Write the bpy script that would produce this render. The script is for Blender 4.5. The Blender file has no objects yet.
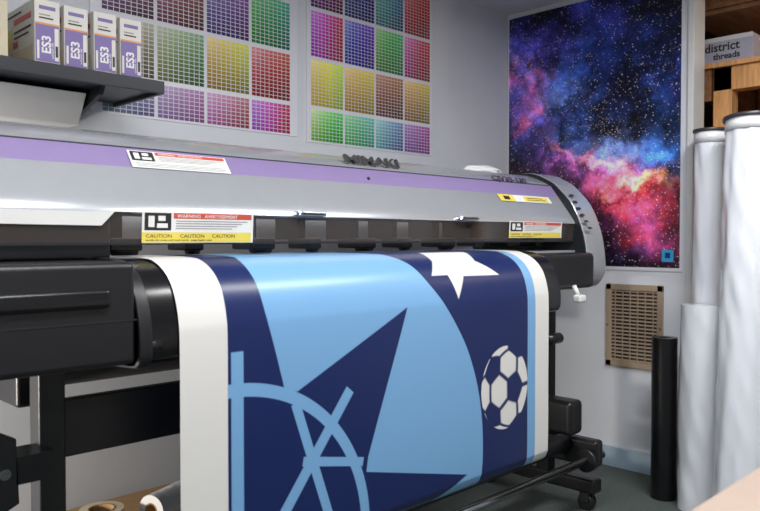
import bpy, bmesh, math, random
import numpy as np
from mathutils import Vector, Euler, Matrix
random.seed(4); rng=np.random.RandomState(7)
S=bpy.context.scene
S.view_settings.view_transform='Standard'
COL=bpy.context.collection

# ------------------------------------------------------------------ helpers
def s2l(c):
    return tuple(((x/255)/12.92 if x/255<=0.04045 else ((x/255+0.055)/1.055)**2.4) for x in c)
def mat(name,c,rough=.5,metal=0,spec=.5,noise=0,nscale=20,bump=0,bscale=60,alpha=1,coat=0,trans=0,stretch=None):
    m=bpy.data.materials.new(name);m.use_nodes=True
    nt=m.node_tree;b=nt.nodes['Principled BSDF']
    col=s2l(c)+(1,)
    b.inputs['Base Color'].default_value=col
    b.inputs['Roughness'].default_value=rough;b.inputs['Metallic'].default_value=metal
    b.inputs['Specular IOR Level'].default_value=spec
    b.inputs['Alpha'].default_value=alpha
    b.inputs['Coat Weight'].default_value=coat
    b.inputs['Transmission Weight'].default_value=trans
    tc=nt.nodes.new('ShaderNodeTexCoord');mp=nt.nodes.new('ShaderNodeMapping')
    nt.links.new(tc.outputs['Object'],mp.inputs[0])
    if stretch: mp.inputs['Scale'].default_value=stretch
    nz=nt.nodes.new('ShaderNodeTexNoise');nz.inputs['Scale'].default_value=nscale;nz.inputs['Detail'].default_value=5
    nt.links.new(mp.outputs[0],nz.inputs['Vector'])
    rp=nt.nodes.new('ShaderNodeValToRGB')
    k=noise if noise else .02
    rp.color_ramp.elements[0].position=.3;rp.color_ramp.elements[1].position=.7
    rp.color_ramp.elements[0].color=tuple(x*(1-k) for x in col[:3])+(1,)
    rp.color_ramp.elements[1].color=tuple(min(1,x*(1+k)) for x in col[:3])+(1,)
    nt.links.new(nz.outputs['Fac'],rp.inputs[0]);nt.links.new(rp.outputs[0],b.inputs['Base Color'])
    if bump:
        n2=nt.nodes.new('ShaderNodeTexNoise');n2.inputs['Scale'].default_value=bscale;n2.inputs['Detail'].default_value=4
        nt.links.new(mp.outputs[0],n2.inputs['Vector'])
        bp=nt.nodes.new('ShaderNodeBump');bp.inputs['Strength'].default_value=bump;bp.inputs['Distance'].default_value=.01
        nt.links.new(n2.outputs['Fac'],bp.inputs['Height']);nt.links.new(bp.outputs[0],b.inputs['Normal'])
    return m
def vcmat(name,rough=.4,spec=.4,coat=0):
    m=bpy.data.materials.new(name);m.use_nodes=True;nt=m.node_tree;b=nt.nodes['Principled BSDF']
    a=nt.nodes.new('ShaderNodeVertexColor');a.layer_name='ink'
    nt.links.new(a.outputs['Color'],b.inputs['Base Color'])
    b.inputs['Roughness'].default_value=rough;b.inputs['Specular IOR Level'].default_value=spec;b.inputs['Coat Weight'].default_value=coat
    return m
def empty(name,loc=(0,0,0)):
    e=bpy.data.objects.new(name,None);e.location=loc;e.empty_display_size=.1;COL.objects.link(e);return e
def fin(o,parent=None,m=None):
    if m is not None:
        o.data.materials.clear();o.data.materials.append(m)
    if parent is not None:
        o.parent=parent;o.matrix_parent_inverse=Matrix.Translation(-Vector(parent.location))
    return o
def mesh(name,vs,fs,m=None,parent=None,smooth=False):
    me=bpy.data.meshes.new(name);me.from_pydata([tuple(v) for v in vs],[],fs);me.update()
    o=bpy.data.objects.new(name,me);COL.objects.link(o)
    if smooth:
        for p in me.polygons:p.use_smooth=True
    return fin(o,parent,m)
def box(name,x0,x1,y0,y1,z0,z1,m,parent=None,bev=0,seg=3):
    vs=[(x,y,z) for z in(z0,z1) for y in(y0,y1) for x in(x0,x1)]
    fs=[(0,2,3,1),(4,5,7,6),(0,1,5,4),(2,6,7,3),(0,4,6,2),(1,3,7,5)]
    o=mesh(name,vs,fs,m,parent)
    if bev: bevel(o,bev,seg)
    return o
def bevel(o,w,seg=3):
    md=o.modifiers.new('b','BEVEL');md.width=w;md.segments=seg;md.limit_method='ANGLE';md.angle_limit=math.radians(35)
    for p in o.data.polygons:p.use_smooth=True
    w2=o.modifiers.new('wn','WEIGHTED_NORMAL')
def cyl(name,p0,p1,r,m,parent=None,r2=None,n=32,bev=0,smooth=True):
    p0=Vector(p0);p1=Vector(p1);d=(p1-p0);L=d.length
    bm=bmesh.new();bmesh.ops.create_cone(bm,cap_ends=True,segments=n,radius1=r,radius2=r if r2 is None else r2,depth=L)
    q=d.to_track_quat('Z','Y').to_matrix().to_4x4()
    bmesh.ops.transform(bm,matrix=Matrix.Translation((p0+p1)/2)@q,verts=bm.verts)
    me=bpy.data.meshes.new(name);bm.to_mesh(me);bm.free()
    for p in me.polygons:p.use_smooth=len(p.vertices)==4
    o=bpy.data.objects.new(name,me);COL.objects.link(o);fin(o,parent,m)
    if bev:
        md=o.modifiers.new('b','BEVEL');md.width=bev;md.segments=2;md.limit_method='ANGLE'
    return o
def cr(p,n=8):
    out=[];P=[p[0]]+list(p)+[p[-1]]
    for i in range(1,len(P)-2):
        a,b,c,d=P[i-1:i+3]
        for k in range(n):
            t=k/n
            out.append(tuple(.5*((2*b[j])+(-a[j]+c[j])*t+(2*a[j]-5*b[j]+4*c[j]-d[j])*t*t+(-a[j]+3*b[j]-3*c[j]+d[j])*t**3) for j in range(len(b))))
    out.append(tuple(p[-1]));return out
def extr(name,prof,x0,x1,m,parent=None,bev=0,smooth=True):
    """closed (y,z) profile extruded along X"""
    n=len(prof)
    vs=[(x0,y,z) for y,z in prof]+[(x1,y,z) for y,z in prof]
    fs=[(i,(i+1)%n,n+(i+1)%n,n+i) for i in range(n)]+[tuple(range(n))[::-1],tuple(range(n,2*n))]
    o=mesh(name,vs,fs,m,parent)
    bm=bmesh.new();bm.from_mesh(o.data);bmesh.ops.recalc_face_normals(bm,faces=bm.faces);bm.to_mesh(o.data);bm.free()
    if smooth:
        for p in o.data.polygons:p.use_smooth=True
        if bev: bevel(o,bev,3)
        else:
            o.modifiers.new('es','EDGE_SPLIT').split_angle=math.radians(35)
    return o
def text(name,body,size,origin,xd,yd,m,parent=None,ext=.0006,bold=0,sx=1,align='LEFT'):
    cu=bpy.data.curves.new(name,'FONT');cu.body=body;cu.size=size;cu.extrude=ext;cu.offset=bold;cu.align_x=align;cu.resolution_u=3
    o=bpy.data.objects.new(name,cu);COL.objects.link(o)
    bpy.context.view_layer.update()
    me=bpy.data.meshes.new_from_object(o)
    bpy.data.objects.remove(o)
    xd=Vector(xd).normalized();yd=Vector(yd).normalized();zd=xd.cross(yd)
    R=Matrix((xd*sx,yd,zd)).transposed().to_4x4();R.translation=Vector(origin)
    me.transform(R)
    o=bpy.data.objects.new(name,me);COL.objects.link(o);return fin(o,parent,m)
def quads(name,origin,ud,vd,rects,mats,parent):
    """flat label printing: rects=(u0,u1,v0,v1,mat index,lift)"""
    o=Vector(origin);u=Vector(ud).normalized();v=Vector(vd).normalized();n=u.cross(v)
    vs=[];fs=[];mi=[]
    for (a,b,c,d,k,l) in rects:
        i=len(vs);vs+=[o+u*a+v*c+n*l,o+u*b+v*c+n*l,o+u*b+v*d+n*l,o+u*a+v*d+n*l];fs.append((i,i+1,i+2,i+3));mi.append(k)
    ob=mesh(name,vs,fs,None,parent)
    for mm in mats: ob.data.materials.append(mm)
    for p,k in zip(ob.data.polygons,mi): p.material_index=k
    return ob

# ------------------------------------------------------------------ materials
m_wall=mat('painted_wall',(196,199,205),.85,noise=.03,nscale=3,bump=.06,bscale=120)
m_ceil=mat('ceiling_paint',(192,194,198),.9,noise=.03)
m_floor=mat('carpet',(74,82,78),.95,noise=.45,nscale=160,bump=.6,bscale=220)
m_base=mat('baseboard_paint',(146,166,182),.5)
m_trim=mat('trim_paint',(200,200,200),.5)
m_silver=mat('silver_paint',(186,189,195),.2,metal=.55,spec=.5)
m_silver2=mat('silver_endcap',(184,187,192),.24,metal=.5)
m_purple=mat('purple_stripe',(132,116,158),.3)
m_black=mat('black_plastic',(22,22,25),.36,bump=.05,bscale=300)
m_blackg=mat('black_gloss',(14,14,17),.22)
m_dark=mat('dark_steel',(42,44,48),.42,metal=.4)
m_deck=mat('platen_steel',(165,166,170),.35,metal=.4)
m_rail=mat('rail_grey',(110,110,112),.4,metal=.3)
m_chrome=mat('polished_steel',(200,200,205),.18,metal=1)
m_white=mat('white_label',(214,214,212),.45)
m_red=mat('label_red',(186,74,60),.45)
m_yel=mat('label_yellow',(216,196,84),.45)
m_ink=mat('label_ink',(30,28,30),.5)
m_gink=mat('label_grey_ink',(120,118,118),.5)
m_paperb=mat('poster_paper',(204,204,212),.45)
m_shelf=mat('shelf_steel',(58,62,70),.4,metal=.4)
m_boxw=mat('box_card',(204,201,194),.6)
m_boxp=mat('box_purple',(112,96,150),.5)
m_boxo=mat('box_orange',(210,140,80),.5)
m_boxbeige=mat('box_side',(192,182,158),.6)
m_wood=mat('pine_wood',(204,148,92),.6,noise=.25,nscale=8,stretch=(8,8,1))
m_wooddk=mat('plywood_dark',(128,86,54),.7,noise=.3,nscale=6,stretch=(1,6,6))
m_dkwall=mat('storage_wall',(70,52,42),.9,noise=.3,nscale=3)
m_card=mat('card_box',(160,158,172),.7,noise=.05)
m_wrap=mat('plastic_wrap',(218,221,228),.18,noise=.06,nscale=6,bump=.6,bscale=9,coat=.5,stretch=(1,1,.35))
m_vinyl=mat('roll_vinyl',(216,217,220),.3,noise=.04)
m_blackroll=mat('roll_black',(16,16,18),.28,bump=.1,bscale=20)
m_capdk=mat('roll_plug',(50,50,54),.35)
m_vent=mat('vent_metal',(152,134,114),.4,metal=.2)
m_ventdk=mat('vent_dark',(56,45,38),.7)
m_table=mat('table_laminate',(160,140,126),.6,noise=.06,nscale=5)
m_tape=mat('tape_tan',(206,190,162),.4)
m_kraft=mat('kraft_card',(160,126,88),.8,noise=.08)
m_cloth=mat('cloth_white',(214,214,214),.8,bump=.4,bscale=30)
m_lamp=bpy.data.materials.new('lamp_diffuser');m_lamp.use_nodes=True
b=m_lamp.node_tree.nodes['Principled BSDF'];b.inputs['Emission Color'].default_value=(1,.97,.93,1);b.inputs['Emission Strength'].default_value=5
m_glass=mat('smoked_window',(84,76,72),.08,alpha=.30,coat=.5)

# ------------------------------------------------------------------ room
XR=3.39;YB=2.395;ZC=2.35
box('floor',-1.7,4.6,-2.3,2.5,-.1,0,m_floor)
box('ceiling',-1.7,4.6,-2.3,2.5,ZC,ZC+.1,m_ceil)
box('wall_back',-1.7,4.6,YB,YB+.1,0,ZC,m_wall)
box('wall_left',-1.8,-1.7,-2.3,2.5,0,ZC,m_wall)
box('wall_front',-1.7,4.6,-2.4,-2.3,0,ZC,m_wall)
box('wall_right',XR,XR+.1,1.40,YB,0,ZC,m_wall)
box('wall_right_partition',XR,XR+.1,-2.3,.3,0,ZC,m_wall)
box('wall_storage',4.4,4.5,-2.3,YB,0,ZC,m_dkwall)
box('baseboard_right',XR-.014,XR,1.40,YB,0,.1,m_base,bev=.003)
box('baseboard_back',-1.7,XR-.014,YB-.014,YB,0,.1,m_base,bev=.003)
box('trim_1',XR-.012,XR+.11,1.372,1.40,0,ZC,m_trim,bev=.002)

# ------------------------------------------------------------------ coloured grid helper
def color_grid(name,P,C,m,parent=None,smooth=True):
    ny,nx=P.shape[:2]
    me=bpy.data.meshes.new(name)
    idx=np.arange(ny*nx).reshape(ny,nx)
    q=np.stack([idx[:-1,:-1],idx[:-1,1:],idx[1:,1:],idx[1:,:-1]],-1).reshape(-1,4)
    me.vertices.add(ny*nx);me.vertices.foreach_set('co',P.reshape(-1).astype(np.float32))
    nf=len(q);me.loops.add(nf*4);me.loops.foreach_set('vertex_index',q.reshape(-1).astype(np.int32))
    me.polygons.add(nf);me.polygons.foreach_set('loop_start',(np.arange(nf)*4).astype(np.int32))
    try: me.polygons.foreach_set('loop_total',np.full(nf,4,np.int32))
    except Exception: pass
    me.update(calc_edges=True);me.validate()
    a=me.color_attributes.new('ink','FLOAT_COLOR','POINT')
    C4=np.ones((ny*nx,4),np.float32);C4[:,:3]=C.reshape(-1,3);a.data.foreach_set('color',C4.reshape(-1))
    if smooth: me.polygons.foreach_set('use_smooth',np.ones(nf,bool))
    o=bpy.data.objects.new(name,me);COL.objects.link(o);return fin(o,parent,m)
def L(c): return np.array(s2l(c))

# ------------------------------------------------------------------ printed sheet
prof=cr([(1.80,1.085),(1.62,1.083),(1.56,1.075),(1.51,1.05),(1.475,1.01),(1.455,.95),(1.45,.88),(1.45,.64),(1.45,.40),(1.455,.35),(1.475,.325),(1.51,.32),(1.55,.34),(1.58,.40)],12)
prof=np.array(prof);seg=np.hypot(*(np.diff(prof,axis=0).T));cum=np.concatenate([[0],np.cumsum(seg)])
X0,X1=.83,2.31
nx,ns=740,600
xs=np.linspace(X0,X1,nx);ss=np.linspace(0,cum[-1],ns)
yy=np.interp(ss,cum,prof[:,0]);zz=np.interp(ss,cum,prof[:,1])
XX,SS=np.meshgrid(xs,ss)
P=np.stack([XX,np.repeat(yy[:,None],nx,1),np.repeat(zz[:,None],nx,1)],-1)
aa=.0022
def cov(d): return np.clip(.5-d/aa,0,1)          # signed distance -> coverage
def poly(pts):
    pts=np.array(pts,float);d=np.full(XX.shape,9.);ins=np.zeros(XX.shape,bool)
    for (ax,ay),(bx,by) in zip(pts,np.roll(pts,-1,0)):
        ex,ey=bx-ax,by-ay;t=np.clip(((XX-ax)*ex+(SS-ay)*ey)/(ex*ex+ey*ey+1e-12),0,1)
        d=np.minimum(d,np.hypot(XX-ax-t*ex,SS-ay-t*ey))
        c=((ay>SS)!=(by>SS))&(XX<(bx-ax)*(SS-ay)/(by-ay+1e-12)+ax);ins^=c
    return cov(np.where(ins,-d,d))
def line(a,b,w):
    (ax,ay),(bx,by)=a,b;ex,ey=bx-ax,by-ay;t=((XX-ax)*ex+(SS-ay)*ey)/(ex*ex+ey*ey)
    Ln=math.hypot(ex,ey);dp=abs((XX-ax)*ey-(SS-ay)*ex)/Ln-w/2
    return cov(np.maximum(dp,np.maximum(-t,t-1)*Ln))
W=L((212,210,206));N=L((22,36,84));B=L((114,160,202))
C=np.ones(XX.shape+(3,))*W
def put(c,k):
    global C
    C=C*(1-k[...,None])+c*k[...,None]
put(N,cov(.953-XX)*cov(XX-2.178))
aL=np.array(cr([(1.10,0.0),(1.075,.15),(1.055,.26),(1.055,.344),(1.064,.42),(1.085,.495),(1.103,.558),(1.118,.62),(1.13,.75),(1.13,.9),(1.12,1.2)],6))
aR=np.array(cr([(1.45,0),(1.53,.14),(1.596,.239),(1.63,.29),(1.665,.357),(1.718,.422),(1.785,.504),(1.845,.594),(1.892,.706),(1.917,.823),(1.922,.938),(1.913,1.031),(1.89,1.2)],6))
xl=np.interp(SS,aL[:,1],aL[:,0]);xr=np.interp(SS,aR[:,1],aR[:,0])
put(B,cov(xl-XX)*cov(XX-xr))
put(N,poly([(.953,.58),(1.157,.619),(1.564,.434),(1.404,.836),(1.397,.876),(1.842,.985),(1.52,1.10),(1.2,1.3),(.953,1.3)]))
rc=np.hypot(XX-.955,SS-1.03)
put(B,cov(abs(rc-.44)-.016)*cov(.953-XX))
put(B,line((1.337,.64),(1.06,.985),.032))
put(B,line((1.151,.648),(1.29,1.04),.028))
put(B,line((1.175,.80),(1.385,.845),.024))
put(B,line((.979,.50),(.979,1.2),.034))
put(W,poly([(1.77,.20),(1.75,.285),(1.70,.345),(1.775,.345),(1.80,.425),(1.85,.352),(2.04,.355),(1.96,.29),(2.0,.20)]))
# soccer ball: white hexagonal panels, dark pentagons and seams
bx,bs,br=2.045,.736,.132
u=(XX-bx)/br;v=(SS-bs)/(br*1.06);r2=u*u+v*v;zz_=np.sqrt(np.clip(1-r2,0,1))
ph=(1+5**.5)/2
ico=[]
for a in(-1,1):
    for b_ in(-ph,ph): ico+= [(0,a,b_),(a,b_,0),(b_,0,a)]
ico=np.array(ico)/np.hypot(1,ph)
dod=[]
for i in range(12):
    for j in range(i+1,12):
        for k in range(j+1,12):
            if ico[i]@ico[j]>.4 and ico[j]@ico[k]>.4 and ico[i]@ico[k]>.4:
                c=ico[i]+ico[j]+ico[k];dod.append(c/np.linalg.norm(c))
R=np.array(Euler((.62,.40,.3)).to_matrix())
dirs=np.concatenate([ico,np.array(dod)])@R.T
sel=r2<1.0
zf=np.sqrt(np.clip(1-(r2*.84),0,1))
pt=np.stack([u[sel]*.84**.5,v[sel]*.84**.5,zf[sel]],-1);dd=pt@dirs.T
dd[:,:12]-=.030
srt=np.sort(dd,1);gap=srt[:,-1]-srt[:,-2];ispent=np.argmax(dd,1)<12
kk=np.zeros(XX.shape);kk[sel]=np.clip((gap-.020)/.03,0,1)*np.where(ispent,0,1)
kk*=cov((np.sqrt(r2)-1)*br)
put(W,kk)
put(B,cov(2.178-XX)*cov(XX-2.225))
m_sheet=vcmat('printed_vinyl',.33,.4)
sheet=color_grid('printed_vinyl_banner',P,C,m_sheet)

# ------------------------------------------------------------------ galaxy poster
def fbm(h,w,base,octs=6,gain=.55,seed=0):
    r=np.random.RandomState(seed);out=np.zeros((h,w));amp=1;tot=0
    for o in range(octs):
        n=base*2**o;g=r.rand(n+2,n+2)
        yv=np.linspace(0,n,h,endpoint=False);xv=np.linspace(0,n*w/h,w,endpoint=False)
        y0=yv.astype(int);x0=xv.astype(int);fy=(yv-y0)[:,None];fx=(xv-x0)[None]
        fy=fy*fy*(3-2*fy);fx=fx*fx*(3-2*fx)
        a=g[np.ix_(y0,x0)];b_=g[np.ix_(y0,x0+1)];c=g[np.ix_(y0+1,x0)];d=g[np.ix_(y0+1,x0+1)]
        out+=amp*((a*(1-fx)+b_*fx)*(1-fy)+(c*(1-fx)+d*fx)*fy);tot+=amp;amp*=gain
    o=out/tot
    return np.clip((o-.5)*1.9+.5,0,1)
gh,gw=720,512
V,U=np.meshgrid(np.linspace(0,1,gh),np.linspace(0,1,gw),indexing='ij')
n1=fbm(gh,gw,4,7,.6,1);n2=fbm(gh,gw,6,7,.6,2);n3=fbm(gh,gw,3,7,.62,3);n4=fbm(gh,gw,7,7,.68,5);n5=fbm(gh,gw,10,6,.7,8)
rg=1-abs(2*fbm(gh,gw,5,6,.62,11)-1)      # ridged wisps
Uw=U+(n1-.5)*.26;Vw=V+(n2-.5)*.20
G=np.ones((gh,gw,3))*L((16,18,42))
def blob(cu,cv,ru,rv,col,k,ang=0,nz=n4,pw=2.2):
    global G
    a=math.radians(ang);du=Uw-cu;dv=(Vw-cv)*1.4
    x=du*math.cos(a)+dv*math.sin(a);y=-du*math.sin(a)+dv*math.cos(a)
    g=np.exp(-((x/ru)**2+(y/rv)**2))*np.clip(nz*1.8-.1,0,2)**pw*k
    G=G+g[...,None]*L(col)
# pink and violet cloud, upper left
blob(.10,.24,.10,.17,(215,100,190),1.3,-35)
blob(.08,.20,.05,.07,(255,200,235),1.6,-30,n1,1.5)
blob(.18,.16,.22,.12,(100,84,215),1.5,-20,n5)
blob(.30,.07,.25,.10,(60,54,160),.9,0,n3)
# blue fields
blob(.70,.20,.5,.24,(34,62,150),1.4,0,n2)
blob(.36,.38,.34,.20,(60,110,225),1.8,30,n5)
blob(.52,.44,.30,.10,(130,160,245),1.7,32,n4)
blob(.30,.52,.30,.14,(76,84,200),1.2,20,n2)
blob(.16,.40,.08,.05,(220,80,90),.9,-20)
blob(.90,.55,.18,.20,(60,120,215),1.9,0,n5)
blob(.84,.38,.18,.14,(52,72,180),1.4,0,n2)
blob(.42,.62,.16,.1,(140,90,205),1.0,30)
# red field, lower right
blob(.62,.66,.30,.09,(228,76,96),1.5,28,n5)
blob(.76,.76,.30,.11,(214,52,46),1.5,15,n4)
blob(.62,.56,.07,.03,(255,220,235),2.4,25,n1,1.2)
blob(.56,.585,.20,.03,(245,140,160),1.5,32,rg,3)
blob(.80,.70,.16,.04,(255,170,120),1.2,10,rg,3)
blob(.18,.66,.35,.3,(104,46,56),.7,0,n2)
blob(.55,.92,.6,.12,(90,32,50),.9,0,n3)
blob(.88,.88,.2,.1,(120,50,100),.9,0,n5)
blob(.50,.82,.3,.08,(66,54,120),1.0,0,n5)
dk=np.clip((n3-.36)*4,0,1)
mid=np.exp(-((U-.80)/.22)**2-((V-.47)/.09)**2)
wisp=np.clip((rg-.80)*6,0,1)*np.clip((n1-.35)*3,0,1)
G=G*(.36+.64*dk[...,None])*(1-.65*wisp[...,None])*(1-.7*(mid*np.clip((n5-.35)*4,0,1))[...,None])
st=np.zeros((gh,gw))
for i in range(6500):
    y=rng.randint(2,gh-3);x=rng.randint(2,gw-3);k=rng.rand()**5*1.2+.12
    st[y,x]+=k;st[y,x+1]+=k*.6;st[y+1,x]+=k*.6
    if k>.6:
        for a,b_ in((0,-1),(-1,0),(1,1)): st[y+a,x+b_]+=k*.4
# a few clusters of bright stars
for cu,cv_,sp,n in((.62,.55,.05,90),(.55,.46,.07,90),(.10,.22,.05,60),(.75,.70,.08,80)):
    for i in range(n):
        x=int(np.clip((cu+rng.randn()*sp)*gw,2,gw-4));y=int(np.clip((cv_+rng.randn()*sp*.7)*gh,2,gh-4))
        st[y,x]+=.9;st[y,x+1]+=.5;st[y+1,x]+=.5
G=G+st[...,None]*np.array([1,.86,.88])
G=np.clip(G,0,1)
bd=(U<.008)|(U>.985)|(V>.988);G[bd]=L((205,205,212))
lg=(U>.90)&(U<.955)&(V>.925)&(V<.968);G[lg]=L((60,150,200))
lg=(U>.915)&(U<.94)&(V>.935)&(V<.955);G[lg]=L((20,60,110))
GY0,GY1,GZ0,GZ1=2.392,1.418,.974,2.325
P=np.stack([np.full((gh,gw),XR-.004),GY0+(GY1-GY0)*U,GZ1+(GZ0-GZ1)*V],-1)
gp=empty('galaxy_poster',(XR,1.9,1.65))
color_grid('poster_print',P,G,vcmat('galaxy_print',.28,.35),gp,False)
box('poster_backing',XR-.0035,XR-.0005,GY1,GY0,GZ0,GZ1,m_paperb,gp)

# ------------------------------------------------------------------ colour chart posters
import colorsys
def hsv(h,s,v): return tuple(255*c for c in colorsys.hsv_to_rgb(h%1,max(0,min(1,s)),max(0,min(1,v))))
def chart(name,x0,x1,z0,z1,bx0,pitch,bw,ncol,fam,boost):
    e=empty(name,((x0+x1)/2,YB,(z0+z1)/2))
    box('poster_sheet',x0,x1,YB-.004,YB-.0005,z0,z1,m_paperb,e)
    vs=[];fs=[];cs=[]
    nu,nv=9,13;yb=YB-.0048
    bh=.190;pz=.205
    top=z1-.035
    nrow=int((top-z0-.01)/pz)
    for j in range(nrow+1):
        for i in range(ncol):
            bx=bx0+i*pitch;bz=top-j*pz
            h0,h1,s0,s1,v0,v1=fam[(nrow-j)%len(fam)][i%4]
            for a in range(nu):
                for b_ in range(nv):
                    u0=bx+bw*a/nu;zz0=bz-bh*(b_+1)/nv
                    if zz0<z0+.006: continue
                    fu=a/(nu-1);fv=b_/(nv-1)
                    c=hsv(h0+(h1-h0)*fu,s0*(.6+.6*fu)+boost*(.6+.4*fv)+(s1-s0)*fv,v0+(v1-v0)*fv-.10*fu)
                    k=len(vs);w=bw/nu*.87;h=bh/nv*.83
                    vs+=[(u0,yb,zz0),(u0+w,yb,zz0),(u0+w,yb,zz0+h),(u0,yb,zz0+h)];fs.append((k,k+1,k+2,k+3));cs+= [s2l(c)+(1,)]*4
    o=mesh('color_patches',vs,fs,vcm,e)
    a=o.data.color_attributes.new('ink','FLOAT_COLOR','POINT');a.data.foreach_set('color',np.array(cs,np.float32).reshape(-1))
    return e
vcm=vcmat('chart_print',.5,.2)
# family rows listed from the bottom row upward
famR=[[(.24,.36,.45,1.,.88,.46),(.35,.47,.4,.9,.82,.46),(.5,.6,.35,.7,.80,.46),(.76,.86,.4,.7,.75,.42)],
      [(.13,.19,.7,1.,.98,.66),(.115,.15,.65,1.,.96,.56),(.05,.09,.5,.9,.75,.34),(.10,.15,.6,1.,.92,.50)],
      [(.80,.94,.65,1.,.88,.62),(.64,.74,.55,.9,.84,.52),(.28,.40,.5,.9,.82,.46),(.88,1.0,.6,.95,.88,.55)],
      [(.80,.90,.45,.8,.78,.40),(.62,.68,.5,.8,.80,.42),(.48,.56,.45,.8,.84,.45),(.97,1.02,.6,1.,.88,.56)]]
famL=[[(.55,.70,.12,.35,.78,.36),(.75,.85,.20,.45,.74,.38),(.85,.98,.28,.7,.78,.42),(.78,.95,.6,.95,.80,.52)],
      [(.05,.15,.10,.30,.78,.36),(.20,.30,.20,.50,.74,.38),(.12,.17,.6,1.,.92,.48),(.98,1.03,.5,1.,.82,.48)],
      [(.8,.95,.10,.30,.78,.36),(.93,1.02,.18,.48,.74,.38),(.70,.78,.32,.6,.76,.42),(.34,.46,.5,.85,.76,.44)],
      [(.45,.6,.10,.30,.76,.36),(.6,.7,.15,.48,.74,.38),(.38,.5,.30,.7,.80,.42),(.60,.78,.5,.85,.80,.48)]]
chart('color_chart_poster',1.05,1.912,1.545,2.32,1.09,.199,.188,4,famL,.08)
chart('color_chart_poster',1.962,2.752,1.53,2.32,1.985,.190,.180,4,famR,.1)

# ------------------------------------------------------------------ wall vent
ve=empty('wall_vent_grille',(XR,1.65,.7))
vy0,vy1,vz0,vz1=1.505,1.795,.50,.905
box('vent_recess',XR-.004,XR-.0005,vy0+.02,vy1-.02,vz0+.02,vz1-.02,m_ventdk,ve)
for a in ((vy0,vy1,vz0,vz0+.03),(vy0,vy1,vz1-.03,vz1),(vy0,vy0+.03,vz0,vz1),(vy1-.03,vy1,vz0,vz1)):
    box('frame_side',XR-.012,XR-.0005,a[0],a[1],a[2],a[3],m_vent,ve,bev=.003)
for i in range(20):
    z=vz0+.036+i*(vz1-vz0-.07)/19
    mesh('louver_slat',[(XR-.010,vy0+.025,z-.004),(XR-.010,vy1-.025,z-.004),(XR-.004,vy1-.025,z+.003),(XR-.004,vy0+.025,z+.003)],[(0,1,2,3)],m_vent,ve)
for i in range(6):
    y=vy0+.03+(vy1-vy0-.06)*(i+.5)/6
    box('vent_bar',XR-.0115,XR-.004,y-.002,y+.002,vz0+.02,vz1-.02,m_vent,ve)
for y in (vy0+.012,vy1-.012):
    cyl('vent_screw',(XR-.014,y,(vz0+vz1)/2),(XR-.011,y,(vz0+vz1)/2),.005,m_chrome,ve,n=12)

# ------------------------------------------------------------------ printer
pr=empty('wide_format_printer',(1.6,1.8,0))
cov_p=[(2.13,1.20),(2.13,1.32),(2.115,1.365),(2.07,1.395),(1.95,1.408),(1.86,1.405),(1.825,1.395),(1.78,1.375),(1.74,1.354),(1.70,1.302),(1.665,1.256),(1.64,1.222),(1.624,1.200),(1.621,1.190),(1.632,1.186),(1.645,1.20),(1.70,1.275),(1.76,1.35),(1.86,1.385),(1.95,1.39),(2.06,1.377),(2.108,1.35),(2.115,1.32),(2.115,1.20)]
cv=extr('front_cover',cov_p,.45,2.79,m_silver,pr)
cv.data.materials.append(m_purple)
for p in cv.data.polygons:
    ys=[cv.data.vertices[i].co for i in p.vertices]
    if len(ys)==4 and all(1.69<q.y<1.745 and 1.30<q.z<1.356 for q in ys): p.material_index=1
sd=Vector((0,.04,.052)).normalized()          # up the stripe
extr('cover_groove',[(1.7405,1.3565),(1.7385,1.3535),(1.741,1.352),(1.743,1.355)],.45,2.79,m_dark,pr)
# smoked window below the cover
extr('front_window',[(1.624,1.195),(1.628,1.195),(1.634,1.118),(1.629,1.118)],.46,2.78,m_glass,pr)
box('window_edge',.46,2.78,1.627,1.636,1.114,1.120,m_dark,pr)
# end caps
capp=cr([(2.14,1.0),(2.14,1.34),(2.06,1.405),(1.86,1.418),(1.76,1.385),(1.703,1.344),(1.634,1.265),(1.585,1.143),(1.567,1.01),(1.585,.95),(1.625,.918),(1.72,.915),(2.05,.95)],5)
extr('end_cap',capp,2.79,2.955,m_silver2,pr,bev=.012)
extr('end_cap_seam',[(a[0]*.998+.003,a[1]*.998) for a in capp],2.782,2.79,m_dark,pr)
extr('end_cap',capp,.30,.44,m_silver2,pr,bev=.012)
for k in range(6):
    t=k*.028
    y=1.668-t*.62;z=1.305-t
    quads('control_key',(2.80,y-.010,z),(1,0,0),sd,[(0,.035,0,.012,0,.004)],[m_dark],pr)
# black body
box('platen_body',.44,2.80,1.58,2.10,.93,1.068,m_black,pr,bev=.01)
box('platen_deck',.44,2.79,1.62,2.12,1.066,1.078,m_deck,pr)
ap=[(1.75,1.079),(1.62,1.079),(1.56,1.071),(1.51,1.046),(1.479,1.008),(1.459,.95),(1.455,.90),(1.462,.868),(1.50,.855),(1.65,.86),(1.75,.95)]
ap=cr(ap,5)
extr('curved_apron',ap,.735,2.40,m_blackg,pr)
fl=[(1.62+(y-1.62)*1.06,.97+(z-.97)*1.05) for y,z in ap]
extr('apron_flange',fl,.735,.765,m_black,pr,bev=.004)
box('apron_end',2.40,2.79,1.53,1.75,.925,1.07,m_black,pr,bev=.02)
# left front housing
box('front_housing',.30,.73,1.45,1.80,.865,1.08,m_black,pr,bev=.014)
box('housing_handle',.32,.672,1.438,1.46,.988,1.026,m_blackg,pr,bev=.009)
box('housing_panel_line',.30,.73,1.4485,1.452,.958,.961,m_dark,pr)
cyl('housing_pivot',(.735,1.47,.90),(.79,1.47,.90),.018,m_black,pr)
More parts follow.
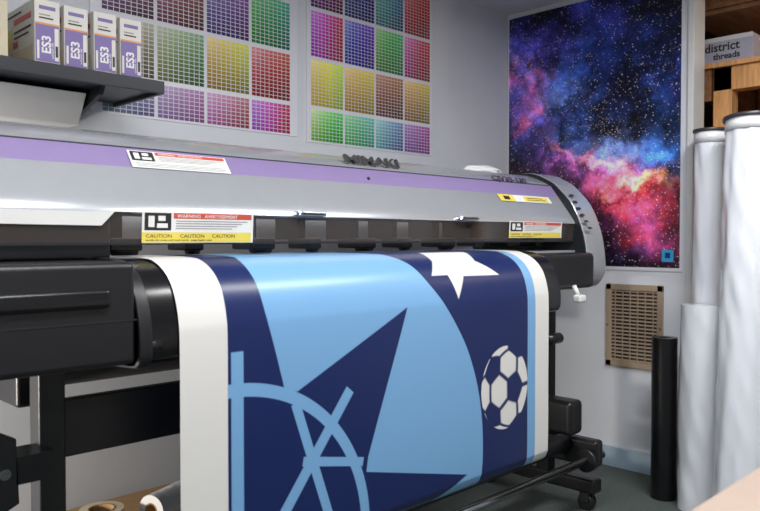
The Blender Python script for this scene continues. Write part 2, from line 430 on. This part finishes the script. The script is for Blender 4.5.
# inner carriage parts
box('carriage_rail',.44,2.79,1.90,1.94,1.190,1.29,m_rail,pr)
box('carriage_rail_guide',.44,2.79,1.885,1.90,1.195,1.205,m_chrome,pr)
box('park_station',.44,.775,1.66,1.99,1.078,1.19,m_black,pr,bev=.01)
box('carriage',2.30,2.74,1.73,1.88,1.12,1.27,m_black,pr,bev=.01)
xk=.80
i=0
while xk<2.7:
    w=.085 if i%2==0 else .055
    box('pinch_unit',xk,xk+w,1.72,1.82,1.097,1.130,m_black,pr,bev=.006)
    cyl('pinch_roller',(xk+.01,1.735,1.098),(xk+w-.01,1.735,1.098),.011,m_dark,pr,n=16)
    box('pinch_arm',xk+w*.25,xk+w*.7,1.78,1.90,1.125,1.20,m_dark,pr)
    xk+=.205;i+=1
# latches on cover lip
for xc in (1.34,2.05):
    box('latch_plate',xc-.055,xc+.055,1.610,1.630,1.192,1.204,m_chrome,pr,bev=.003)
    box('latch_grip',xc-.035,xc+.045,1.598,1.612,1.195,1.200,m_dark,pr,bev=.002)
    cyl('latch_pin',(xc-.05,1.604,1.199),(xc-.04,1.604,1.199),.006,m_chrome,pr,n=16)
cyl('cover_lock',(1.66,1.710,1.324),(1.66,1.716,1.318),.005,m_ink,pr,n=12)
# lettering
text('logo_letters','MIMAKI',.046,(1.605,1.764,1.371),(1,0,0),(0,.45,.89),m_rail,pr,ext=.004,bold=.001,sx=1.65)
text('logo_letters_face','MIMAKI',.046,(1.605,1.7597,1.3731),(1,0,0),(0,.45,.89),m_ink,pr,ext=.0006,bold=.0008,sx=1.65)
text('model_number','CJV30-130',.034,(2.37,1.742,1.358),(1,0,0),(0,.60,.80),m_ink,pr,ext=.0006,bold=.0006,sx=1.6)
def warn(name,o,ud,vd,w,h,yellow):
    r=[(0,w,0,h,0,.0015),(w*.02,w*.24,h*.40,h*.95,1,.0020),
       (w*.05,w*.10,h*.50,h*.85,0,.0024),(w*.12,w*.21,h*.48,h*.62,0,.0024),(w*.13,w*.19,h*.7,h*.86,0,.0024),
       (w*.26,w*.98,h*.78,h*.96,2,.002)]
    for k in range(4): r.append((w*.28,w*(.94-.05*k),h*(.69-.08*k),h*(.715-.08*k),4,.002))
    if yellow: r+=[(0,w*.98,h*.02,h*.34,3,.002)]
    else:
        for k in range(3): r.append((w*.04,w*.95,h*(.08+.09*k),h*(.105+.09*k),4,.002))
    quads(name,o,ud,vd,r,[m_white,m_ink,m_red,m_yel,m_gink],pr)
    O=Vector(o);u_=Vector(ud).normalized();v_=Vector(vd).normalized();n_=u_.cross(v_)
    text('label_text','WARNING   AVERTISSEMENT',h*.16,O+u_*w*.29+v_*h*.81+n_*.0022,u_,v_,m_white,pr,ext=.0002,sx=1.1)
    if yellow:
        text('label_text','CAUTION     CAUTION     CAUTION',h*.16,O+u_*w*.03+v_*h*.17+n_*.0022,u_,v_,m_ink,pr,ext=.0002,sx=1.25)
        text('label_text','handle the cover with both hands   keep fingers clear',h*.085,O+u_*w*.03+v_*h*.065+n_*.0022,u_,v_,m_ink,pr,ext=.0002,sx=1.3)
warn('warning_label',(.848,1.6985,1.302),(1,0,0),sd,.282,.056,False)
warn('warning_label',(.832,1.6262,1.118),(1,0,0),(0,-.06,1),.315,.076,True)
warn('warning_label',(2.31,1.6262,1.130),(1,0,0),(0,-.06,1),.37,.064,True)
quads('caution_label',(2.33,1.675,1.272),(1,0,0),(0,.035,.046),[(0,.36,0,.034,0,.0015),(0,.10,0,.034,3,.002),(.17,.34,.004,.03,3,.002),(.03,.07,.008,.026,1,.0024),(.19,.32,.01,.013,1,.0024),(.19,.3,.019,.022,1,.0024)],[m_white,m_ink,m_red,m_yel],pr)
mesh('window_sheet',[(.46,1.6225,1.160),(.735,1.6225,1.158),(.765,1.6205,1.190),(.46,1.6205,1.190)],[(0,1,2,3)],m_white,pr)  # flat white patch painted in place of a reflection on the window
# fill strip added inside the cover to brighten the deck and window
box('led_strip',.5,2.74,1.80,1.815,1.325,1.332,m_lamp,pr)
ld=bpy.data.lights.new('led','AREA');ld.shape='RECTANGLE';ld.size=2.2;ld.size_y=.02;ld.energy=2.2;ld.color=(1,.95,.9)
lo=bpy.data.objects.new('led',ld);lo.location=(1.62,1.807,1.322);COL.objects.link(lo);fin(lo,pr)
# lever at right
cyl('load_lever',(2.62,1.53,.94),(2.62,1.51,.90),.010,m_white,pr,n=16)
box('lever_grip',2.60,2.65,1.49,1.525,.875,.905,m_white,pr,bev=.008)
# stand
for xc in (.66,2.77):
    box('stand_leg',xc-.03,xc+.03,1.72,1.78,.10,.93,m_black,pr,bev=.005)
    box('stand_foot',xc-.035,xc+.035,1.50,2.10,.075,.135,m_black,pr,bev=.012)
    for yc in (1.55,2.05):
        cyl('caster_wheel',(xc-.02,yc,.0355),(xc+.02,yc,.0355),.035,m_black,pr,n=24,bev=.005)
        box('caster_fork',xc-.028,xc+.028,yc-.02,yc+.02,.04,.08,m_dark,pr)
box('stand_crossbeam',.69,2.74,1.735,1.765,.616,.752,m_black,pr,bev=.004)
cyl('takeup_shaft',(.55,1.50,.235),(2.80,1.50,.235),.016,m_chrome,pr)
cyl('takeup_core',(.70,1.62,.28),(2.70,1.62,.28),.038,m_dark,pr)
box('takeup_arm',2.70,2.76,1.47,1.74,.20,.31,m_black,pr,bev=.015)
box('takeup_motor',2.62,2.72,1.54,1.72,.33,.47,m_black,pr,bev=.02)
cyl('takeup_flange',(2.66,1.50,.235),(2.69,1.50,.235),.045,m_black,pr)
box('takeup_arm',.60,.69,1.47,1.74,.20,.31,m_black,pr,bev=.015)
cyl('tension_knob',(2.56,1.62,.72),(2.66,1.62,.72),.022,m_black,pr)
cyl('media_roll',(.75,2.08,.79),(2.25,2.08,.79),.07,m_dark,pr)
box('media_bracket',.66,.72,1.95,2.12,.70,.95,m_black,pr,bev=.01)
box('media_bracket',2.70,2.76,1.95,2.12,.70,.95,m_black,pr,bev=.01)
pl=mesh('drive_plate',[(.42,1.66,.56),(.50,1.66,.53),(.565,1.66,.56),(.56,1.66,.70),(.50,1.66,.735),(.42,1.66,.69)]+[(.42,1.68,.56),(.50,1.68,.53),(.565,1.68,.56),(.56,1.68,.70),(.50,1.68,.735),(.42,1.68,.69)],
 [(0,1,2,3,4,5),(11,10,9,8,7,6)]+[(i,6+i,6+(i+1)%6,(i+1)%6) for i in range(6)],m_dark,pr)
cyl('drive_bolt',(.535,1.652,.63),(.535,1.662,.63),.012,m_chrome,pr,n=16)
box('drive_bracket',.56,.64,1.66,1.75,.60,.66,m_black,pr)

# crumpled cloth on the printer
def crumple(name,cx,cy,cz,sx,sy,sz,m):
    bm=bmesh.new();bmesh.ops.create_icosphere(bm,subdivisions=4,radius=1)
    r=np.random.RandomState(3);ds=[Vector(q) for q in r.randn(14,3)]
    for v in bm.verts:
        k=1+sum(.06*math.sin(3.2*v.co.dot(d)+i) for i,d in enumerate(ds))
        c=v.co*k;v.co=Vector((cx+c.x*sx,cy+c.y*sy,max(cz,cz+.35*sz+c.z*sz)))
    me=bpy.data.meshes.new(name);bm.to_mesh(me);bm.free()
    for p in me.polygons:p.use_smooth=True
    o=bpy.data.objects.new(name,me);COL.objects.link(o);return fin(o,None,m)
crumple('crumpled_cloth',2.585,1.95,1.4105,.11,.04,.022,m_cloth)

# ------------------------------------------------------------------ shelf and ink boxes
sh=empty('wall_shelf',(.3,2.2,1.59))
box('shelf_board',-.9,1.13,2.07,2.39,1.580,1.603,m_shelf,sh,bev=.003)
box('shelf_lip',-.9,1.135,2.062,2.072,1.568,1.606,m_dark,sh,bev=.002)
box('shelf_side_lip',1.125,1.137,2.07,2.39,1.568,1.606,m_dark,sh,bev=.002)
for x in (.22,.965,):
    mesh('shelf_bracket',[(x,2.39,1.58),(x,2.12,1.58),(x,2.14,1.555),(x,2.36,1.49),(x,2.39,1.49),(x+.012,2.39,1.58),(x+.012,2.12,1.58),(x+.012,2.14,1.555),(x+.012,2.36,1.49),(x+.012,2.39,1.49)],[(0,1,2,3,4),(9,8,7,6,5)]+[(i,5+i,5+(i+1)%5,(i+1)%5) for i in range(5)],m_dark,sh)
extr('under_shelf_tray',[(2.20,1.565),(2.39,1.565),(2.39,1.475),(2.26,1.475)],-.9,.955,m_trim,sh,bev=.004)
xb=.76
for i in range(4):
    e=empty('ink_cartridge_box',(xb+.034,2.23,1.69));x0=xb;x1=xb+.068;y0=2.078;y1=2.37;z0=1.6065;z1=1.778
    if i%2: y0+=.006
    box('carton',x0,x1,y0,y1,z0,z1,m_boxw,e,bev=.0015,seg=1)
    quads('front_print',(x0,y0,z0),(1,0,0),(0,0,1),[(.002,.066,.004,.104,0,.0006),(.002,.066,.104,.109,1,.0008),(.012,.050,.120,.124,2,.0008),(.012,.042,.129,.132,3,.0008),(.012,.056,.145,.155,0,.0008),(.053,.064,.010,.098,4,.0008),(.055,.062,.02,.05,2,.001),(.006,.012,.01,.06,4,.0008)],[m_boxp,m_boxo,m_ink,m_gink,m_boxw],e)
    text('front_lettering','ES3',.034,(x0+.042,y0-.0012,z0+.026),(0,0,1),(-1,0,0),m_white,e,ext=.0004,bold=.0008)
    text('front_lettering','solvent ink',.010,(x0+.050,y0-.0012,z0+.014),(0,0,1),(-1,0,0),m_white,e,ext=.0003)
    quads('side_print',(x0,y1,z0),(0,-1,0),(0,0,1),[(.01,.28,.0,.05,0,.0006),(.02,.12,.06,.12,1,.0006),(.14,.27,.10,.106,3,.0008),(.14,.25,.085,.09,3,.0008),(.14,.27,.125,.14,2,.0008),(.05,.2,.15,.156,3,.0008),(.13,.17,.06,.078,2,.0008)],[m_boxbeige,m_yel,m_red,m_ink],e)
    xb+=.0815
e=empty('ink_carton',(.6,2.22,1.69))
box('carton',.40,.70,2.10,2.38,1.6065,1.76,m_boxbeige,e,bev=.002)
quads('carton_print',(.40,2.10,1.6065),(1,0,0),(0,0,1),[(.02,.12,.02,.12,0,.0008),(.15,.28,.1,.12,1,.0008),(.15,.28,.05,.08,2,.0008)],[m_yel,m_ink,m_red],e)

# ------------------------------------------------------------------ rolls standing at right
def roll(name,base,top,r,m,cap=None,wrap=0,seed=1,flare=0):
    e=empty(name,base)
    b0=Vector(base);t=Vector(top);ax=(t-b0);Lh=ax.length;q=ax.to_track_quat('Z','Y').to_matrix()
    nz,na=70,72;vs=[];fs=[];rr=np.random.RandomState(seed);pa=rr.rand(12)*6.28;fr=rr.randint(2,11,12);fz=rr.rand(12)*22+4
    for i in range(nz+1):
        f=i/nz
        for j in range(na):
            a=2*math.pi*j/na
            w=0
            if wrap:
                for k in range(12): w+=math.sin(fr[k]*a+fz[k]*f*Lh*.6+pa[k])*math.sin(fz[k]*f*Lh+pa[k]*2)
                w=w/12*wrap*2.2
            R_=r+w+flare*max(0,(.12-f)/.12)**2
            vs.append(b0+q@Vector((R_*math.cos(a),R_*math.sin(a),f*Lh)))
    for i in range(nz):
        for j in range(na):
            j2=(j+1)%na;fs.append((i*na+j,i*na+j2,(i+1)*na+j2,(i+1)*na+j))
    fs.append(tuple(range(na))[::-1])
    ri=r*.42;k0=len(vs)
    for j in range(na):
        a=2*math.pi*j/na;vs.append(b0+q@Vector((ri*math.cos(a),ri*math.sin(a),Lh)))
    for j in range(na):
        a=2*math.pi*j/na;vs.append(b0+q@Vector((ri*math.cos(a),ri*math.sin(a),Lh-.06)))
    tp=nz*na
    for j in range(na):
        j2=(j+1)%na;fs.append((tp+j,tp+j2,k0+j2,k0+j));fs.append((k0+j,k0+j2,k0+na+j2,k0+na+j))
    fs.append(tuple(range(k0+na,k0+2*na)))
    o=mesh('roll_body',vs,fs,m,e,smooth=True);o.modifiers.new('es','EDGE_SPLIT').split_angle=math.radians(60)
    axn=ax.normalized()
    if cap:
        cyl('end_plug',t-axn*.002,t+axn*.012,r*1.14,cap,e,bev=.003,n=48)
        cyl('end_plug_hub',t+axn*.012,t+axn*.016,r*.5,m_dark,e,n=32)
        cyl('end_plug_sleeve',t-axn*.05,t-axn*.002,r*1.04,m_vinyl,e,n=48)
    return e
roll('plastic_wrapped_vinyl_roll',(3.275,1.265,.0),(3.30,1.262,1.59),.066,m_wrap,m_capdk,wrap=.004,seed=2)
roll('plastic_wrapped_vinyl_roll',(3.105,1.222,.0),(3.135,1.225,.85),.087,m_wrap,None,wrap=.004,seed=5)
roll('plastic_wrapped_vinyl_roll',(2.955,1.01,.0),(3.165,1.05,1.60),.096,m_wrap,m_capdk,wrap=.006,seed=9,flare=.02)
roll('black_vinyl_roll',(3.130,1.385,.0),(3.128,1.385,.70),.053,m_blackroll,None)

# ------------------------------------------------------------------ storage rack beyond the wall
rk=empty('timber_storage_rack',(3.9,1.3,1))
box('post',3.60,3.68,1.285,1.37,0,1.93,m_wood,rk,bev=.003)
box('post',3.56,3.60,1.42,1.50,0,2.30,m_wooddk,rk,bev=.003)
box('post',4.2,4.28,1.285,1.37,0,2.30,m_wooddk,rk,bev=.003)
box('post',3.60,3.68,.50,.58,0,2.30,m_wood,rk,bev=.003)
box('post',4.2,4.28,.50,.58,0,2.30,m_wooddk,rk,bev=.003)
box('beam_front',3.60,3.68,.50,1.37,1.82,1.93,m_wood,rk,bev=.003)
box('shelf_panel',3.58,4.30,.48,1.50,1.93,1.952,m_wood,rk)
box('shelf_panel',3.58,4.30,.48,1.50,2.18,2.20,m_wooddk,rk)
box('beam_back',3.60,4.28,1.38,1.42,1.78,1.93,m_wooddk,rk)
box('beam_top',3.56,3.60,.50,1.42,2.20,2.30,m_wooddk,rk)
box('shelf_panel',3.58,4.30,.48,1.50,1.30,1.32,m_wooddk,rk)
box('shelf_panel',3.58,4.30,.48,1.50,.55,.57,m_wooddk,rk)
bx_=empty('cardboard_box',(3.75,1.3,2.0))
box('carton',3.61,3.95,1.20,1.46,1.9525,2.075,m_card,bx_,bev=.002)
box('carton_tape',3.6085,3.6115,1.20,1.46,2.055,2.0752,m_trim,bx_)
text('carton_lettering','district',.056,(3.6085,1.415,2.010),(0,-1,0),(0,0,1),m_ink,bx_,ext=.0004,bold=.001)
text('carton_lettering','threads',.040,(3.6085,1.375,1.972),(0,-1,0),(0,0,1),m_ink,bx_,ext=.0004,bold=.001)

# ------------------------------------------------------------------ work table in the foreground
tb=empty('work_table',(1.8,0,0))
box('table_top',.95,2.1,-.35,.43,.715,.745,m_table,tb,bev=.014)
for x in (1.0,2.05):
    for y in (-.3,.38):
        box('table_leg',x-.025,x+.025,y-.025,y+.025,0,.715,m_dark,tb)

# ------------------------------------------------------------------ things under the printer
cb=empty('storage_carton',(1.0,2.1,0))
box('carton',.72,1.30,1.95,2.34,0,.27,m_kraft,cb,bev=.003)
box('carton_flap',.72,1.30,1.95,2.14,.27,.274,m_kraft,cb)
def ring(name,c,axis,r0,r1,w,m,m2):
    e=empty(name,c);n=64;vs=[];fs=[];ax=Vector(axis).normalized();q=ax.to_track_quat('Z','Y').to_matrix();c=Vector(c)
    for (r,z) in((r0,-w/2),(r1,-w/2),(r1,w/2),(r0,w/2)):
        for j in range(n):
            a=2*math.pi*j/n;vs.append(c+q@Vector((r*math.cos(a),r*math.sin(a),z)))
    for k in range(4):
        for j in range(n):
            j2=(j+1)%n;k2=(k+1)%4;fs.append((k*n+j,k*n+j2,k2*n+j2,k2*n+j))
    o=mesh('tape',vs,fs,m,e,smooth=True);o.modifiers.new('es','EDGE_SPLIT').split_angle=.7
    vs2=[]
    for (r,z) in((r0-.004,-w/2-.001),(r0,-w/2-.001),(r0,w/2+.001),(r0-.004,w/2+.001)):
        for j in range(n):
            a=2*math.pi*j/n;vs2.append(c+q@Vector((r*math.cos(a),r*math.sin(a),z)))
    mesh('core',vs2,list(fs),m2,e,smooth=True)
    return e
ring('tape_roll',(.93,2.07,.312),(0,0,1),.038,.062,.07,m_tape,m_kraft)
ring('paper_roll',(1.13,2.05,.320),(.9,.35,0),.022,.045,.15,m_cloth,m_kraft)

# ------------------------------------------------------------------ lighting
def fixture(name,x,y,sx,sy,power,col=(1,.97,.93)):
    e=empty(name,(x,y,ZC))
    box('housing',x-sx/2-.03,x+sx/2+.03,y-sy/2-.03,y+sy/2+.03,ZC-.05,ZC-.001,m_trim,e,bev=.004)
    box('diffuser',x-sx/2,x+sx/2,y-sy/2,y+sy/2,ZC-.056,ZC-.05,m_lamp,e)
    ld=bpy.data.lights.new('lamp','AREA');ld.shape='RECTANGLE';ld.size=sx;ld.size_y=sy;ld.energy=power;ld.color=col
    lo=bpy.data.objects.new('lamp',ld);lo.location=(x,y,ZC-.06);COL.objects.link(lo);lo.parent=e;lo.matrix_parent_inverse=Matrix.Translation(-Vector(e.location))
fixture('ceiling_light',.5,.75,1.2,.3,31,(.98,.99,1))
fixture('ceiling_light',2.2,.60,1.2,.3,35,(.98,.99,1))
fixture('ceiling_light',.5,-1.3,1.2,.3,28,(.98,.99,1))
# unseen fill lamp added at left to brighten the wall under the printer
wl=empty('work_lamp',(-.55,2.0,0))
cyl('lamp_base',(-.55,2.0,0),(-.55,2.0,.02),.12,m_dark,wl)
cyl('lamp_pole',(-.58,2.0,.02),(-.58,2.0,.62),.012,m_dark,wl)
box('lamp_head',-.62,-.54,1.86,2.14,.55,.75,m_dark,wl,bev=.01)
box('lamp_diffuser',-.54,-.534,1.87,2.13,.56,.74,m_lamp,wl)
ld=bpy.data.lights.new('lamp','AREA');ld.shape='RECTANGLE';ld.size=.18;ld.size_y=.26;ld.energy=30;ld.color=(1,.93,.84)
lo=bpy.data.objects.new('lamp',ld);lo.location=(-.53,2.0,.65);lo.rotation_euler=(0,math.radians(-90),0);COL.objects.link(lo);lo.parent=wl;lo.matrix_parent_inverse=Matrix.Translation(-Vector(wl.location))
e=empty('storage_bulb',(3.9,.2,2.1))
bm=bmesh.new();bmesh.ops.create_uvsphere(bm,u_segments=24,v_segments=16,radius=.04,matrix=Matrix.Translation((3.9,.2,2.12)));me=bpy.data.meshes.new('bulb_glass');bm.to_mesh(me);bm.free()
o=bpy.data.objects.new('bulb_glass',me);COL.objects.link(o);fin(o,e,m_lamp)
cyl('bulb_socket',(3.9,.2,2.15),(3.9,.2,ZC),.02,m_white,e)
ld=bpy.data.lights.new('bulb','POINT');ld.energy=10;ld.shadow_soft_size=.06;ld.color=(1,.8,.6)
lo=bpy.data.objects.new('bulb',ld);lo.location=(3.9,.3,2.03);COL.objects.link(lo);lo.parent=e;lo.matrix_parent_inverse=Matrix.Translation(-Vector(e.location))
w=bpy.data.worlds.new('world');S.world=w;w.use_nodes=True
w.node_tree.nodes['Background'].inputs[0].default_value=(.6,.65,.7,1);w.node_tree.nodes['Background'].inputs[1].default_value=.3

# ------------------------------------------------------------------ camera
cam=bpy.data.objects.new('camera',bpy.data.cameras.new('camera'));COL.objects.link(cam)
cam.location=(0,0,1.13);cam.rotation_euler=(math.radians(88.64),0,math.radians(-45));cam.data.lens=35;cam.data.sensor_width=36
cam.data.dof.use_dof=True;cam.data.dof.focus_distance=2.4;cam.data.dof.aperture_fstop=5
cam.data.clip_start=.02
S.camera=cam
